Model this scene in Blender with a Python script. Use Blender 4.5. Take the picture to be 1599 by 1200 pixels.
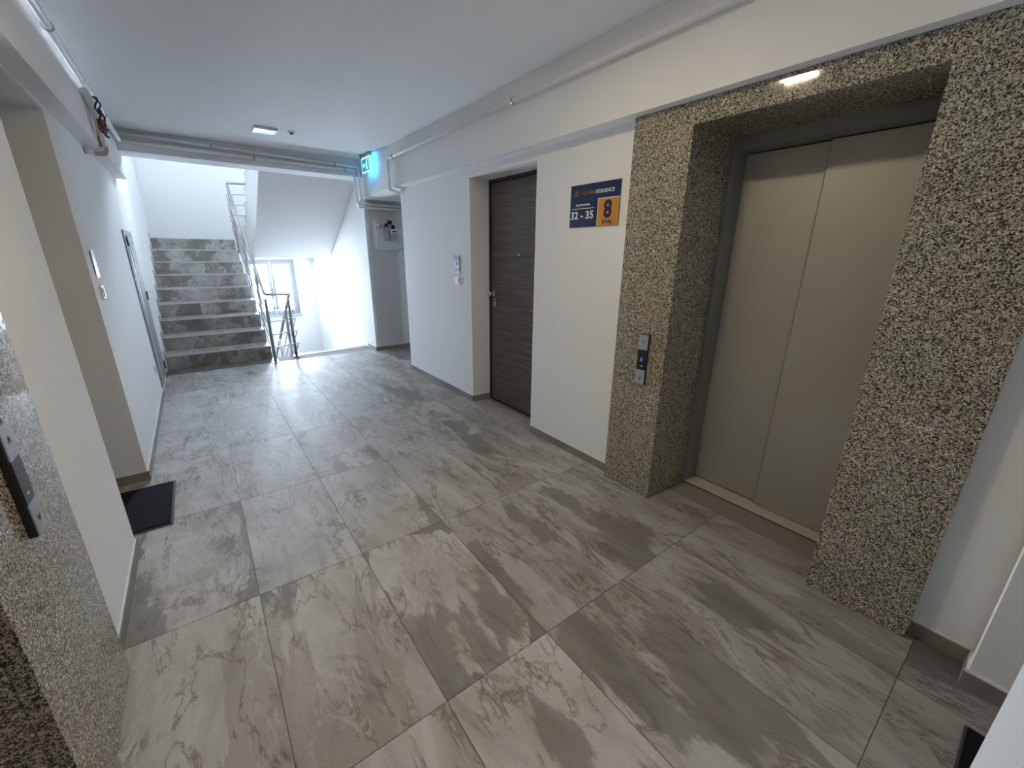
import bpy, bmesh, math, random
from mathutils import Vector, Matrix
random.seed(7)
PI = math.pi
S = bpy.context.scene
COL = S.collection
for _o in list(bpy.data.objects):
    bpy.data.objects.remove(_o)

# ------------------------------------------------------------------ camera
cam_d = bpy.data.cameras.new('camera'); cam = bpy.data.objects.new('camera', cam_d); COL.objects.link(cam)
def cam_rows(yaw, pitch, roll):
    cy, sy, cp, sp = math.cos(yaw), math.sin(yaw), math.cos(pitch), math.sin(pitch)
    f = Vector((sy*cp, cy*cp, -sp)); r = Vector((cy, -sy, 0)); u = r.cross(f)
    cr, sr = math.cos(roll), math.sin(roll)
    return cr*r+sr*u, -sr*r+cr*u, f
_r, _u, _f = cam_rows(0.64741, 0.307428, 0.0116383)
mw = Matrix((( _r.x, _u.x, -_f.x, 0), (_r.y, _u.y, -_f.y, 0), (_r.z, _u.z, -_f.z, 1.5), (0, 0, 0, 1)))
cam.matrix_world = mw
cam_d.sensor_width = 36; cam_d.sensor_fit = 'HORIZONTAL'; cam_d.lens = 641.4/1599*36
cam_d.clip_start = 0.02; cam_d.clip_end = 200
S.camera = cam

# ------------------------------------------------------------------ light
EXPOSURE = 2.5
SKY = 41.0
LAMP = 22.0
S.view_settings.view_transform = 'Standard'; S.view_settings.look = 'None'
S.view_settings.gamma = 1; S.view_settings.use_curve_mapping = False
S.view_settings.exposure = EXPOSURE
w = bpy.data.worlds.new('sky'); S.world = w; w.use_nodes = True
bg = w.node_tree.nodes['Background']; bg.inputs['Color'].default_value = (0.70, 0.80, 1.0, 1); bg.inputs['Strength'].default_value = SKY

def portal(x, y, z, sx, sz):
    l = bpy.data.lights.new('window_portal', 'AREA'); l.shape = 'RECTANGLE'; l.size = sx; l.size_y = sz
    l.cycles.is_portal = True
    o = bpy.data.objects.new('window_portal', l); COL.objects.link(o)
    o.location = (x, y, z); o.rotation_euler = (-PI/2, 0, 0)      # shines towards -Y, into the stairwell
    return o
WX0, WX1, WZ0, WZ1, WY = 0.85, 1.77, 0.17, 1.33, 10.10
portal((WX0+WX1)/2, WY+0.25, (WZ0+WZ1)/2, WX1-WX0, WZ1-WZ0)
VX0, VX1, VZ0, VZ1 = 0.85, 1.77, 3.55, 4.71
portal((VX0+VX1)/2, WY+0.25, (VZ0+VZ1)/2, VX1-VX0, VZ1-VZ0)

# ------------------------------------------------------------------ material helpers
def new_mat(name):
    m = bpy.data.materials.new(name); m.use_nodes = True
    nt = m.node_tree; return m, nt, nt.nodes['Principled BSDF']
def N(nt, t, **kw):
    n = nt.nodes.new(t)
    for k, v in kw.items():
        if k in n.inputs: n.inputs[k].default_value = v
        else: setattr(n, k, v)
    return n
def L(nt, a, b): nt.links.new(a, b)
def math_n(nt, op, a, b=None, c=None):
    n = nt.nodes.new('ShaderNodeMath'); n.operation = op
    for i, v in enumerate((a, b, c)):
        if v is None: continue
        if isinstance(v, (int, float)): n.inputs[i].default_value = v
        else: L(nt, v, n.inputs[i])
    return n.outputs[0]
def mixc(nt, fac, a, b, mode='MIX'):
    n = nt.nodes.new('ShaderNodeMix'); n.data_type = 'RGBA'; n.blend_type = mode
    for s, v in ((n.inputs[0], fac), (n.inputs[6], a), (n.inputs[7], b)):
        if isinstance(v, (int, float)): s.default_value = v
        elif isinstance(v, tuple): s.default_value = v if len(v) == 4 else v+(1,)
        else: L(nt, v, s)
    return n.outputs[2]
def ramp(nt, src, stops):
    n = nt.nodes.new('ShaderNodeValToRGB'); e = n.color_ramp.elements
    while len(e) < len(stops): e.new(0.5)
    for el, (p, c) in zip(e, stops):
        el.position = p; el.color = c if len(c) == 4 else tuple(c)+(1,)
    L(nt, src, n.inputs[0]); return n.outputs[0]
def g(v): return (v, v, v)
def bump(nt, b, h, strength, dist=0.01):
    n = N(nt, 'ShaderNodeBump'); n.inputs['Strength'].default_value = strength; n.inputs['Distance'].default_value = dist
    L(nt, h, n.inputs['Height']); L(nt, n.outputs[0], b.inputs['Normal'])
def noise(nt, vec, scale, detail=4, rough=0.5, dist=0.0):
    n = N(nt, 'ShaderNodeTexNoise'); n.inputs['Scale'].default_value = scale; n.inputs['Detail'].default_value = detail
    n.inputs['Roughness'].default_value = rough; n.inputs['Distortion'].default_value = dist
    if vec is not None: L(nt, vec, n.inputs['Vector'])
    return n
def obj_co(nt): return nt.nodes.new('ShaderNodeTexCoord').outputs['Object']
def simple(name, col, rough=0.5, metal=0.0, var=0.04, scale=30, bmp=0.0, spec=0.5):
    m, nt, b = new_mat(name); co = obj_co(nt); n = noise(nt, co, scale)
    c0 = tuple(max(0, c*(1-var)) for c in col); c1 = tuple(min(1, c*(1+var)) for c in col)
    L(nt, ramp(nt, n.outputs[0], [(0.3, c0), (0.7, c1)]), b.inputs['Base Color'])
    b.inputs['Roughness'].default_value = rough; b.inputs['Metallic'].default_value = metal
    b.inputs['Specular IOR Level'].default_value = spec
    if bmp: bump(nt, b, n.outputs[0], bmp, 0.002)
    return m

def plaster(name, col, rough=0.85):
    m, nt, b = new_mat(name); co = obj_co(nt)
    n1 = noise(nt, co, 1.3, 3); n2 = noise(nt, co, 90, 4, 0.6)
    c = mixc(nt, 0.5, ramp(nt, n1.outputs[0], [(0.3, tuple(x*0.975 for x in col)), (0.7, col)]), ramp(nt, n2.outputs[0], [(0.3, tuple(x*0.985 for x in col)), (0.7, col)]))
    L(nt, c, b.inputs['Base Color']); b.inputs['Roughness'].default_value = rough
    bump(nt, b, n2.outputs[0], 0.12, 0.002); return m
M_WALL = plaster('white_wall_paint', (0.88, 0.875, 0.865))
M_CEIL = plaster('ceiling_paint', (0.85, 0.85, 0.845))

def granite():
    m, nt, b = new_mat('speckled_granite'); co = obj_co(nt)
    dn = noise(nt, co, 110, 3)
    mp = N(nt, 'ShaderNodeVectorMath', operation='ADD'); sc = N(nt, 'ShaderNodeVectorMath', operation='SCALE'); sc.inputs['Scale'].default_value = 0.008
    L(nt, dn.outputs['Color'], sc.inputs[0]); L(nt, co, mp.inputs[0]); L(nt, sc.outputs[0], mp.inputs[1])
    v = N(nt, 'ShaderNodeTexVoronoi'); v.inputs['Scale'].default_value = 200; L(nt, mp.outputs[0], v.inputs['Vector'])
    v2 = N(nt, 'ShaderNodeTexVoronoi'); v2.inputs['Scale'].default_value = 300; L(nt, mp.outputs[0], v2.inputs['Vector'])
    sep = N(nt, 'ShaderNodeSeparateColor'); L(nt, v.outputs['Color'], sep.inputs[0])
    sep2 = N(nt, 'ShaderNodeSeparateColor'); L(nt, v2.outputs['Color'], sep2.inputs[0])
    base = ramp(nt, sep.outputs[0], [(0.0, (0.04, 0.038, 0.034)), (0.20, (0.10, 0.094, 0.082)), (0.30, (0.29, 0.27, 0.225)), (0.52, (0.42, 0.39, 0.32)), (0.74, (0.47, 0.385, 0.30)), (1.0, (0.76, 0.72, 0.62))])
    dark = ramp(nt, sep2.outputs[1], [(0.80, g(0)), (0.84, g(1))])
    c = mixc(nt, dark, base, (0.028, 0.028, 0.026))
    big = noise(nt, co, 6, 3)
    tint = ramp(nt, big.outputs[0], [(0.38, (0.88, 0.94, 0.86)), (0.62, (1.05, 0.97, 0.92))])
    L(nt, mixc(nt, 0.7, c, tint, 'MULTIPLY'), b.inputs['Base Color'])
    L(nt, ramp(nt, sep.outputs[1], [(0, g(0.03)), (1, g(0.10))]), b.inputs['Roughness'])
    return m
M_GRAN = granite()

def tile_mat():
    m, nt, b = new_mat('stone_look_porcelain'); co = obj_co(nt)
    def at(name):
        a = N(nt, 'ShaderNodeAttribute'); a.attribute_type = 'OBJECT'; a.attribute_name = name; return a
    seed = at('seed'); streak = at('streak'); ba = at('blob_a'); bb = at('blob_b'); cloud = at('cloud'); dk = at('dark')
    off = N(nt, 'ShaderNodeVectorMath', operation='SCALE'); off.inputs[0].default_value = (13.7, 7.3, 3.1); L(nt, seed.outputs['Fac'], off.inputs['Scale'])
    p = N(nt, 'ShaderNodeVectorMath', operation='ADD'); L(nt, co, p.inputs[0]); L(nt, off.outputs[0], p.inputs[1]); P = p.outputs[0]
    st = N(nt, 'ShaderNodeMapping'); st.inputs['Scale'].default_value = (1, 0.28, 1); L(nt, P, st.inputs['Vector']); ST = st.outputs[0]
    # broad tones: isotropic clouds vs lengthwise streaks
    n_iso = noise(nt, P, 3.6, 6, 0.6, 0.5); n_st = noise(nt, ST, 5.0, 7, 0.6, 0.8)
    tone = math_n(nt, 'ADD', math_n(nt, 'MULTIPLY', n_iso.outputs[0], math_n(nt, 'SUBTRACT', 1.0, streak.outputs['Fac'])), math_n(nt, 'MULTIPLY', n_st.outputs[0], streak.outputs['Fac']))
    col = ramp(nt, tone, [(0.28, (0.37, 0.335, 0.295)), (0.42, (0.49, 0.46, 0.425)), (0.53, (0.60, 0.575, 0.545)), (0.64, (0.68, 0.66, 0.635)), (0.75, (0.58, 0.55, 0.515))])
    # ragged slate-like ledges: crisp steps with a thin dark lip
    nl = noise(nt, ST, 3.4, 8, 0.58, 0.9)
    stp = ramp(nt, nl.outputs[0], [(0.535, g(0)), (0.545, g(1))])
    col = mixc(nt, math_n(nt, 'MULTIPLY', stp, math_n(nt, 'ADD', 0.18, math_n(nt, 'MULTIPLY', streak.outputs['Fac'], 0.40))), col, (0.36, 0.32, 0.275))
    nl2 = noise(nt, ST, 5.5, 8, 0.6, 0.7)
    lip = ramp(nt, math_n(nt, 'ABSOLUTE', math_n(nt, 'SUBTRACT', nl2.outputs[0], 0.57)), [(0.0, g(0.8)), (0.006, g(0.35)), (0.018, g(0))])
    col = mixc(nt, lip, col, (0.20, 0.155, 0.115))
    # fine veins: narrow band of a distorted noise
    nv = noise(nt, ST, 4.2, 8, 0.6, 1.6)
    vein = math_n(nt, 'ABSOLUTE', math_n(nt, 'SUBTRACT', nv.outputs[0], 0.5))
    vm = ramp(nt, vein, [(0.0, g(1)), (0.012, g(0.6)), (0.035, g(0))])
    gate = ramp(nt, noise(nt, P, 3.0, 2).outputs[0], [(0.46, g(0)), (0.60, g(0.75))])
    col = mixc(nt, math_n(nt, 'MULTIPLY', vm, gate), col, (0.17, 0.125, 0.09))
    nv2 = noise(nt, ST, 6.5, 6, 0.55, 1.2)
    vein2 = math_n(nt, 'ABSOLUTE', math_n(nt, 'SUBTRACT', nv2.outputs[0], 0.46))
    vm2 = ramp(nt, vein2, [(0.0, g(0.55)), (0.02, g(0))])
    col = mixc(nt, vm2, col, (0.66, 0.635, 0.60))
    # dark ragged patches
    rag = noise(nt, ST, 5.5, 6, 0.55, 0.3); rag2 = noise(nt, ST, 30, 4, 0.6)
    edge = math_n(nt, 'ADD', math_n(nt, 'MULTIPLY', math_n(nt, 'SUBTRACT', rag.outputs[0], 0.5), 1.0), math_n(nt, 'MULTIPLY', math_n(nt, 'SUBTRACT', rag2.outputs[0], 0.5), 0.12))
    def blob(att, rx, ry):
        s = N(nt, 'ShaderNodeSeparateColor'); L(nt, att.outputs['Color'], s.inputs[0])
        x = N(nt, 'ShaderNodeSeparateXYZ'); L(nt, co, x.inputs[0])
        dx = math_n(nt, 'DIVIDE', math_n(nt, 'SUBTRACT', x.outputs[0], s.outputs[0]), rx)
        dy = math_n(nt, 'DIVIDE', math_n(nt, 'SUBTRACT', x.outputs[1], s.outputs[1]), ry)
        d = math_n(nt, 'SQRT', math_n(nt, 'ADD', math_n(nt, 'MULTIPLY', dx, dx), math_n(nt, 'MULTIPLY', dy, dy)))
        return math_n(nt, 'ADD', d, edge), s.outputs[2]
    da, ra = blob(ba, 1.0, 2.2); db, rb = blob(bb, 1.0, 2.2)
    def inside(d, r):   # 1 inside radius r
        e = math_n(nt, 'SUBTRACT', r, math_n(nt, 'MULTIPLY', d, 0.1))
        return ramp(nt, e, [(0.0, g(0)), (0.003, g(0.75)), (0.03, g(1))])
    # d is scaled: distances in units of 1 m plus noise term; compare 0.1*d with r (r in tenths)
    pm = math_n(nt, 'MAXIMUM', inside(da, ra), inside(db, rb))
    s3 = N(nt, 'ShaderNodeSeparateXYZ'); L(nt, co, s3.inputs[0])
    cx = math_n(nt, 'DIVIDE', s3.outputs[0], 0.23); cyy = math_n(nt, 'DIVIDE', s3.outputs[1], 0.46)
    c4 = math_n(nt, 'ADD', math_n(nt, 'POWER', math_n(nt, 'ABSOLUTE', cx), 4.0), math_n(nt, 'POWER', math_n(nt, 'ABSOLUTE', cyy), 4.0))
    cm = ramp(nt, math_n(nt, 'ADD', math_n(nt, 'MULTIPLY', c4, 0.5), math_n(nt, 'MULTIPLY', edge, 2.2)), [(0.56, g(0)), (0.59, g(1))])
    pm = math_n(nt, 'MAXIMUM', pm, math_n(nt, 'MULTIPLY', cm, cloud.outputs['Fac']))
    dcol = ramp(nt, noise(nt, ST, 7, 5, 0.6, 0.6).outputs[0], [(0.35, (0.20, 0.18, 0.158)), (0.55, (0.255, 0.235, 0.21)), (0.70, (0.31, 0.275, 0.23))])
    col = mixc(nt, math_n(nt, 'MULTIPLY', pm, 0.92), col, dcol)
    # brown warmth and fine grain
    wn = noise(nt, ST, 3.1, 3)
    col = mixc(nt, ramp(nt, wn.outputs[0], [(0.5, g(0)), (0.75, g(0.35))]), col, (0.30, 0.235, 0.17))
    fg = noise(nt, P, 160, 3, 0.7)
    col = mixc(nt, 0.25, col, ramp(nt, fg.outputs[0], [(0.35, g(0.55)), (0.65, g(1.0))]), 'MULTIPLY')
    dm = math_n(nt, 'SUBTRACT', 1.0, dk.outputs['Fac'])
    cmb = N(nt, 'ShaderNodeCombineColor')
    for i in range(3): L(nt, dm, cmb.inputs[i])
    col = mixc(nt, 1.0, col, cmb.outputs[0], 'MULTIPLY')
    L(nt, col, b.inputs['Base Color'])
    L(nt, ramp(nt, tone, [(0.3, g(0.46)), (0.7, g(0.60))]), b.inputs['Roughness'])
    b.inputs['Specular IOR Level'].default_value = 0.38
    h = math_n(nt, 'ADD', nv.outputs[0], math_n(nt, 'MULTIPLY', noise(nt, P, 14, 6, 0.65).outputs[0], 0.8))
    bump(nt, b, h, 0.5, 0.006)
    return m
M_TILE = tile_mat()
M_GROUT = simple('grout', (0.27, 0.255, 0.23), 0.9)
M_BASE = None
def skirting_mat():
    m, nt, b = new_mat('skirting_tile'); co = obj_co(nt)
    n1 = noise(nt, co, 3.0, 5, 0.6, 0.8)
    L(nt, ramp(nt, n1.outputs[0], [(0.30, (0.17, 0.15, 0.13)), (0.55, (0.27, 0.245, 0.215)), (0.75, (0.36, 0.33, 0.29))]), b.inputs['Base Color'])
    b.inputs['Roughness'].default_value = 0.42; return m
M_SKIRT = skirting_mat()
M_SILICONE = simple('white_sealant', (0.80, 0.80, 0.78), 0.5)
def brushed(name, col, rough, metal, sc=(1, 1, 40)):
    m, nt, b = new_mat(name); co = obj_co(nt)
    mp = N(nt, 'ShaderNodeMapping'); mp.inputs['Scale'].default_value = sc; L(nt, co, mp.inputs['Vector'])
    n = noise(nt, mp.outputs[0], 30, 3)
    L(nt, ramp(nt, n.outputs[0], [(0.3, tuple(c*0.95 for c in col)), (0.7, col)]), b.inputs['Base Color'])
    L(nt, ramp(nt, n.outputs[0], [(0.3, g(rough)), (0.7, g(rough+0.06))]), b.inputs['Roughness'])
    b.inputs['Metallic'].default_value = metal
    return m
M_LIFT = brushed('lift_door_steel', (0.49, 0.475, 0.43), 0.46, 0.45, (40, 40, 1))
M_LIFTF = brushed('lift_frame_steel', (0.27, 0.275, 0.27), 0.55, 0.2, (40, 40, 1))
M_SILL = brushed('aluminium_sill', (0.66, 0.63, 0.55), 0.45, 0.15, (60, 1, 60))
M_STEEL = brushed('railing_stainless', (0.44, 0.425, 0.415), 0.30, 1.0)
M_PLATE = brushed('brushed_plate', (0.52, 0.53, 0.54), 0.4, 0.8)
M_CHROME = simple('chrome', (0.75, 0.74, 0.72), 0.18, 1.0, 0.02)
M_BLACK = simple('black_plastic', (0.012, 0.012, 0.014), 0.35)
M_DARKFRAME = simple('dark_door_frame', (0.018, 0.016, 0.015), 0.5)
M_PIPE = simple('painted_pipe', (0.90, 0.90, 0.885), 0.4)
M_PVC = simple('white_pvc', (0.40, 0.43, 0.46), 0.35)
M_WHITEP = simple('white_plastic', (0.83, 0.83, 0.82), 0.35)
M_NOSE = simple('stair_nosing', (0.72, 0.73, 0.74), 0.35, 0.3)
M_MAT = simple('black_rubber_mat', (0.010, 0.010, 0.013), 0.8, 0, 0.3, 300, 0.0, 0.15)
M_MATEDGE = simple('mat_rim_rubber', (0.07, 0.065, 0.085), 0.6)
M_HINGE = simple('dark_hinge', (0.05, 0.035, 0.045), 0.4, 0.3)
M_CABGREY = simple('grey_cabinet_paint', (0.33, 0.36, 0.355), 0.5)
M_CABMID = simple('mid_grey_cabinet_paint', (0.33, 0.33, 0.36), 0.5)
M_STEPSK = simple('stepped_skirting_paint', (0.62, 0.65, 0.65), 0.5)
M_CABLIT = simple('light_cabinet_paint', (0.46, 0.46, 0.49), 0.45)
M_BLUE = simple('sign_blue', (0.012, 0.016, 0.085), 0.35)
M_PBLUE = simple('plaque_blue', (0.045, 0.055, 0.12), 0.4)
M_ORANGE = simple('sign_orange', (0.62, 0.27, 0.028), 0.35)
M_SIGNW = simple('sign_white', (0.85, 0.85, 0.83), 0.4)
M_TERRA = simple('sign_terracotta', (0.36, 0.12, 0.07), 0.4)
M_BEIGE = simple('raw_plaster', (0.47, 0.42, 0.34), 0.8)
M_RED = simple('red_terminal', (0.30, 0.07, 0.06), 0.5)
M_WIRE = simple('black_wire', (0.02, 0.018, 0.022), 0.45)
M_FAR = simple('neighbour_render', (0.62, 0.66, 0.70), 0.8)
M_FARG = simple('neighbour_glass', (0.12, 0.16, 0.20), 0.15)
def wood():
    m, nt, b = new_mat('dark_wood_laminate'); co = obj_co(nt)
    mp = N(nt, 'ShaderNodeMapping'); mp.inputs['Scale'].default_value = (1, 0.7, 22); L(nt, co, mp.inputs['Vector'])
    n = noise(nt, mp.outputs[0], 2.6, 7, 0.6, 0.4); n2 = noise(nt, mp.outputs[0], 12, 5, 0.65)
    c = ramp(nt, n.outputs[0], [(0.30, (0.075, 0.056, 0.049)), (0.5, (0.125, 0.096, 0.085)), (0.70, (0.20, 0.158, 0.142))])
    c = mixc(nt, 0.5, c, ramp(nt, n2.outputs[0], [(0.3, g(0.6)), (0.7, g(1.0))]), 'MULTIPLY')
    L(nt, c, b.inputs['Base Color']); b.inputs['Roughness'].default_value = 0.42
    bump(nt, b, n2.outputs[0], 0.15, 0.001); return m
M_WOOD = wood()
def glass():
    m = bpy.data.materials.new('window_glass'); m.use_nodes = True; nt = m.node_tree; nt.nodes.clear()
    out = nt.nodes.new('ShaderNodeOutputMaterial'); mx = nt.nodes.new('ShaderNodeMixShader'); t = nt.nodes.new('ShaderNodeBsdfTransparent'); gl = nt.nodes.new('ShaderNodeBsdfGlossy')
    gl.inputs['Roughness'].default_value = 0.02; t.inputs['Color'].default_value = (0.93, 0.96, 0.95, 1)
    fr = nt.nodes.new('ShaderNodeFresnel'); fr.inputs[0].default_value = 1.45
    L(nt, fr.outputs[0], mx.inputs[0]); L(nt, t.outputs[0], mx.inputs[1]); L(nt, gl.outputs[0], mx.inputs[2]); L(nt, mx.outputs[0], out.inputs[0]); return m
M_GLASS = glass()
def emit(name, col, s):
    m, nt, b = new_mat(name); b.inputs['Base Color'].default_value = col+(1,); b.inputs['Emission Color'].default_value = col+(1,); b.inputs['Emission Strength'].default_value = s
    return m
M_LAMP = emit('lamp_diffuser_lit', (1.0, 0.83, 0.57), LAMP)
M_LAMPOFF = simple('lamp_diffuser_unlit', (0.9, 0.9, 0.92), 0.3)
M_EXIT = emit('exit_panel_teal', (0.0, 0.30, 0.33), 0.14)
M_EXITB = emit('exit_panel_border', (0.55, 0.95, 1.0), 0.17)
M_EXITBACK = emit('exit_panel_back', (0.06, 0.50, 1.0), 1.0)
M_DISP = emit('blue_display', (0.15, 0.3, 1.0), 0.06)

# ------------------------------------------------------------------ mesh helpers
class MB:
    def __init__(s): s.bm = bmesh.new()
    def box(s, x0, x1, y0, y1, z0, z1, bev=0.0):
        x0, x1 = min(x0, x1), max(x0, x1); y0, y1 = min(y0, y1), max(y0, y1); z0, z1 = min(z0, z1), max(z0, z1)
        t = bmesh.new()
        m = Matrix.Translation(((x0+x1)/2, (y0+y1)/2, (z0+z1)/2)) @ Matrix.Diagonal((x1-x0, y1-y0, z1-z0, 1))
        bmesh.ops.create_cube(t, size=1, matrix=m)
        if bev: bmesh.ops.bevel(t, geom=t.edges[:], offset=bev, segments=2, profile=0.6, affect='EDGES')
        s._add(t); return s
    def _add(s, t, smooth=False):
        if smooth:
            for f in t.faces: f.smooth = True
        me = bpy.data.meshes.new('t'); t.to_mesh(me); t.free(); s.bm.from_mesh(me); bpy.data.meshes.remove(me)
    def cyl(s, a, b, r, r2=None, n=20, smooth=True):
        a, b = Vector(a), Vector(b); d = b-a; t = bmesh.new()
        q = d.to_track_quat('Z', 'Y').to_matrix().to_4x4()
        bmesh.ops.create_cone(t, cap_ends=True, segments=n, radius1=r, radius2=r if r2 is None else r2, depth=d.length, matrix=Matrix.Translation((a+b)/2) @ q)
        for f in t.faces:
            if len(f.verts) == 4 and smooth: f.smooth = True
        s._add(t); return s
    def prism(s, pts, x0, x1, axis='X'):
        """polygon in the plane across `axis`, extruded from x0 to x1"""
        t = bmesh.new()
        def P(u, v, w_): return {'X': (w_, u, v), 'Y': (u, w_, v), 'Z': (u, v, w_)}[axis]
        a = [t.verts.new(P(u, v, x0)) for u, v in pts]; b = [t.verts.new(P(u, v, x1)) for u, v in pts]
        t.faces.new(a); t.faces.new(b[::-1])
        for i in range(len(pts)):
            j = (i+1) % len(pts); t.faces.new((a[j], a[i], b[i], b[j]))
        bmesh.ops.recalc_face_normals(t, faces=t.faces[:]); s._add(t); return s
    def tube(s, pts, r, n=10, fillet=0.0):
        P = [Vector(p) for p in pts]
        if fillet:
            Q = [P[0]]
            for i in range(1, len(P)-1):
                a, b, c = P[i-1], P[i], P[i+1]; d1 = (a-b); d2 = (c-b); f = min(fillet, d1.length*0.45, d2.length*0.45)
                p0 = b+d1.normalized()*f; p2 = b+d2.normalized()*f
                for k in range(7):
                    u = k/6; Q.append(p0*(1-u)**2+b*2*u*(1-u)+p2*u*u)
            Q.append(P[-1]); P = Q
        t = bmesh.new(); rings = []; up = None
        for i, p in enumerate(P):
            d = ((P[i+1]-p) if i == 0 else (p-P[i-1]) if i == len(P)-1 else ((P[i+1]-p).normalized()+(p-P[i-1]).normalized())).normalized()
            if up is None: up = d.orthogonal().normalized()
            up = (up-d*up.dot(d)).normalized(); v = d.cross(up)
            rings.append([t.verts.new(p+(up*math.cos(2*PI*k/n)+v*math.sin(2*PI*k/n))*r) for k in range(n)])
        for a, b in zip(rings, rings[1:]):
            for k in range(n): t.faces.new((a[k], a[(k+1) % n], b[(k+1) % n], b[k]))
        t.faces.new(rings[0][::-1]); t.faces.new(rings[-1])
        bmesh.ops.recalc_face_normals(t, faces=t.faces[:])
        for f in t.faces:
            if len(f.verts) == 4: f.smooth = True
        s._add(t); return s
    def build(s, name, mat, parent=None, origin=None):
        if origin is None and parent is None:
            c = [v.co for v in s.bm.verts]; lo = [min(v[i] for v in c) for i in range(3)]; hi = [max(v[i] for v in c) for i in range(3)]
            origin = ((lo[0]+hi[0])/2, (lo[1]+hi[1])/2, lo[2])
        if origin is not None: bmesh.ops.translate(s.bm, verts=s.bm.verts[:], vec=-Vector(origin))
        me = bpy.data.meshes.new(name); s.bm.to_mesh(me); s.bm.free()
        me.materials.append(mat)
        o = bpy.data.objects.new(name, me); COL.objects.link(o)
        if origin is not None: o.location = origin
        if parent is not None:
            o.parent = parent; 
            pl = parent_world(parent); o.location = Vector(origin if origin is not None else (0, 0, 0))-pl
        return o
def parent_world(p):
    v = Vector(p.location)
    while p.parent is not None: p = p.parent; v += Vector(p.location)
    return v
def box(name, mat, x0, x1, y0, y1, z0, z1, parent=None, bev=0.0, origin='c'):
    org = ((x0+x1)/2, (y0+y1)/2, min(z0, z1)) if origin == 'c' else origin
    return MB().box(x0, x1, y0, y1, z0, z1, bev).build(name, mat, parent, org)
def thing(name, label, cat, loc, group=None):
    o = bpy.data.objects.new(name, None); o.empty_display_size = 0.1; COL.objects.link(o); o.location = loc
    o['label'] = label; o['category'] = cat
    if group: o['group'] = group
    return o
def tag(o, label, cat, group=None):
    o['label'] = label; o['category'] = cat
    if group: o['group'] = group
    return o
def struct(o, label=None, cat=None):
    o['kind'] = 'structure'
    if label: o['label'] = label
    if cat: o['category'] = cat
    return o
def text(body, size, mat, name, parent, origin, right, up, width=None, thick=0.0, depth=0.0006):
    """lettering as a thin mesh; origin = left end of the baseline; right/up = world directions"""
    cu = bpy.data.curves.new('t', 'FONT'); cu.body = body; cu.size = size; cu.extrude = depth; cu.offset = thick; cu.resolution_u = 3
    to = bpy.data.objects.new('t', cu); COL.objects.link(to)
    dg = bpy.context.evaluated_depsgraph_get(); me = bpy.data.meshes.new_from_object(to.evaluated_get(dg))
    bpy.data.objects.remove(to); bpy.data.curves.remove(cu)
    R = Vector(right); U = Vector(up); F = R.cross(U)
    xs = [v.co.x for v in me.vertices]; x0 = min(xs); sx = 1 if width is None else width/(max(xs)-x0)
    for v in me.vertices:
        c = v.co.copy(); v.co = R*((c.x-x0)*sx)+U*c.y+F*c.z
    me.materials.clear(); me.materials.append(mat)
    o = bpy.data.objects.new(name, me); COL.objects.link(o); o.parent = parent; o.location = Vector(origin)-parent_world(parent)
    return o

# ------------------------------------------------------------------ geometry constants
XL, XR = -0.481, 2.15            # wall planes
SL, SR, ZS, ZC = -0.39, 2.03, 2.22, 2.65   # soffit faces, soffit height, ceiling
YB = -0.15                       # back wall plane
ZR, RUN, RISE, YN = 0.188, 0.3368, 0.188, 6.776   # stairs
GX = [-0.938+0.464*k for k in range(10)]            # tile joints
GY = [-0.895+0.925*k for k in range(9)]

# ------------------------------------------------------------------ floor with its tiles
flo = struct(box('floor', M_GROUT, -0.95, 3.3, -0.95, 6.765, -0.20, -0.004))
spec = {  # (column, row): streak, cloud, dark, blob_a(x,y,r), blob_b   (local metres, r in tenths of metres)
 (1, 2): (0.9, 0, 0, None, None), (2, 2): (0.75, 0, 0, (-0.20, 0.42, .010), None), (3, 2): (0.2, 1.0, 0, (0.20, -0.25, .008), (-0.2, -0.42, .014)),
 (4, 2): (0.9, 0, .12, (0.22, 0.05, .010), (-0.22, -0.05, .010)), (5, 2): (0.9, 0, .10, (0.10, -0.22, .016), (0.05, 0.12, .008)), (6, 2): (0.9, 0, .1, None, None),
 (1, 3): (0.2, 0.9, 0, (-0.2, -0.38, .010), (0.2, -0.40, .008)), (2, 3): (0.35, 0, .04, None, None), (3, 3): (0.45, 0, 0, (0.22, -0.40, .010), None),
 (4, 3): (0.95, 0, .1, None, None), (5, 3): (0.9, 0, .1, (0.0, 0.25, .014), None),
 (1, 4): (0.2, 0, 0, None, None), (2, 4): (0.2, 0, 0, None, None), (3, 4): (0.2, 0, 0, (-0.05, -0.42, .010), (0.2, -0.25, .007)), (4, 4): (0.9, 0, .06, None, None),
 (5, 4): (0.95, 0, .08, (0.05, -0.1, .012), None), (5, 5): (0.95, 0, .08, (0.1, 0.1, .011), None),
 (1, 1): (0.9, 0, 0, None, None), (2, 1): (0.9, 0, 0, None, None), (3, 1): (0.8, 0, 0, None, (0.0, 0.05, .004)), (4, 1): (0.9, 0, .06, (-0.10, 0.32, .017), (0.10, 0.0, .014)),
 (5, 1): (0.95, 0, .10, (0.05, 0.0, .008), None), (6, 1): (1.0, 0, .12, None, None), (6, 0): (0.95, 0, .25, (0, 0.3, .014), None), (5, 0): (0.95, 0, .2, None, None),
}
rt = random.Random(5)
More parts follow.
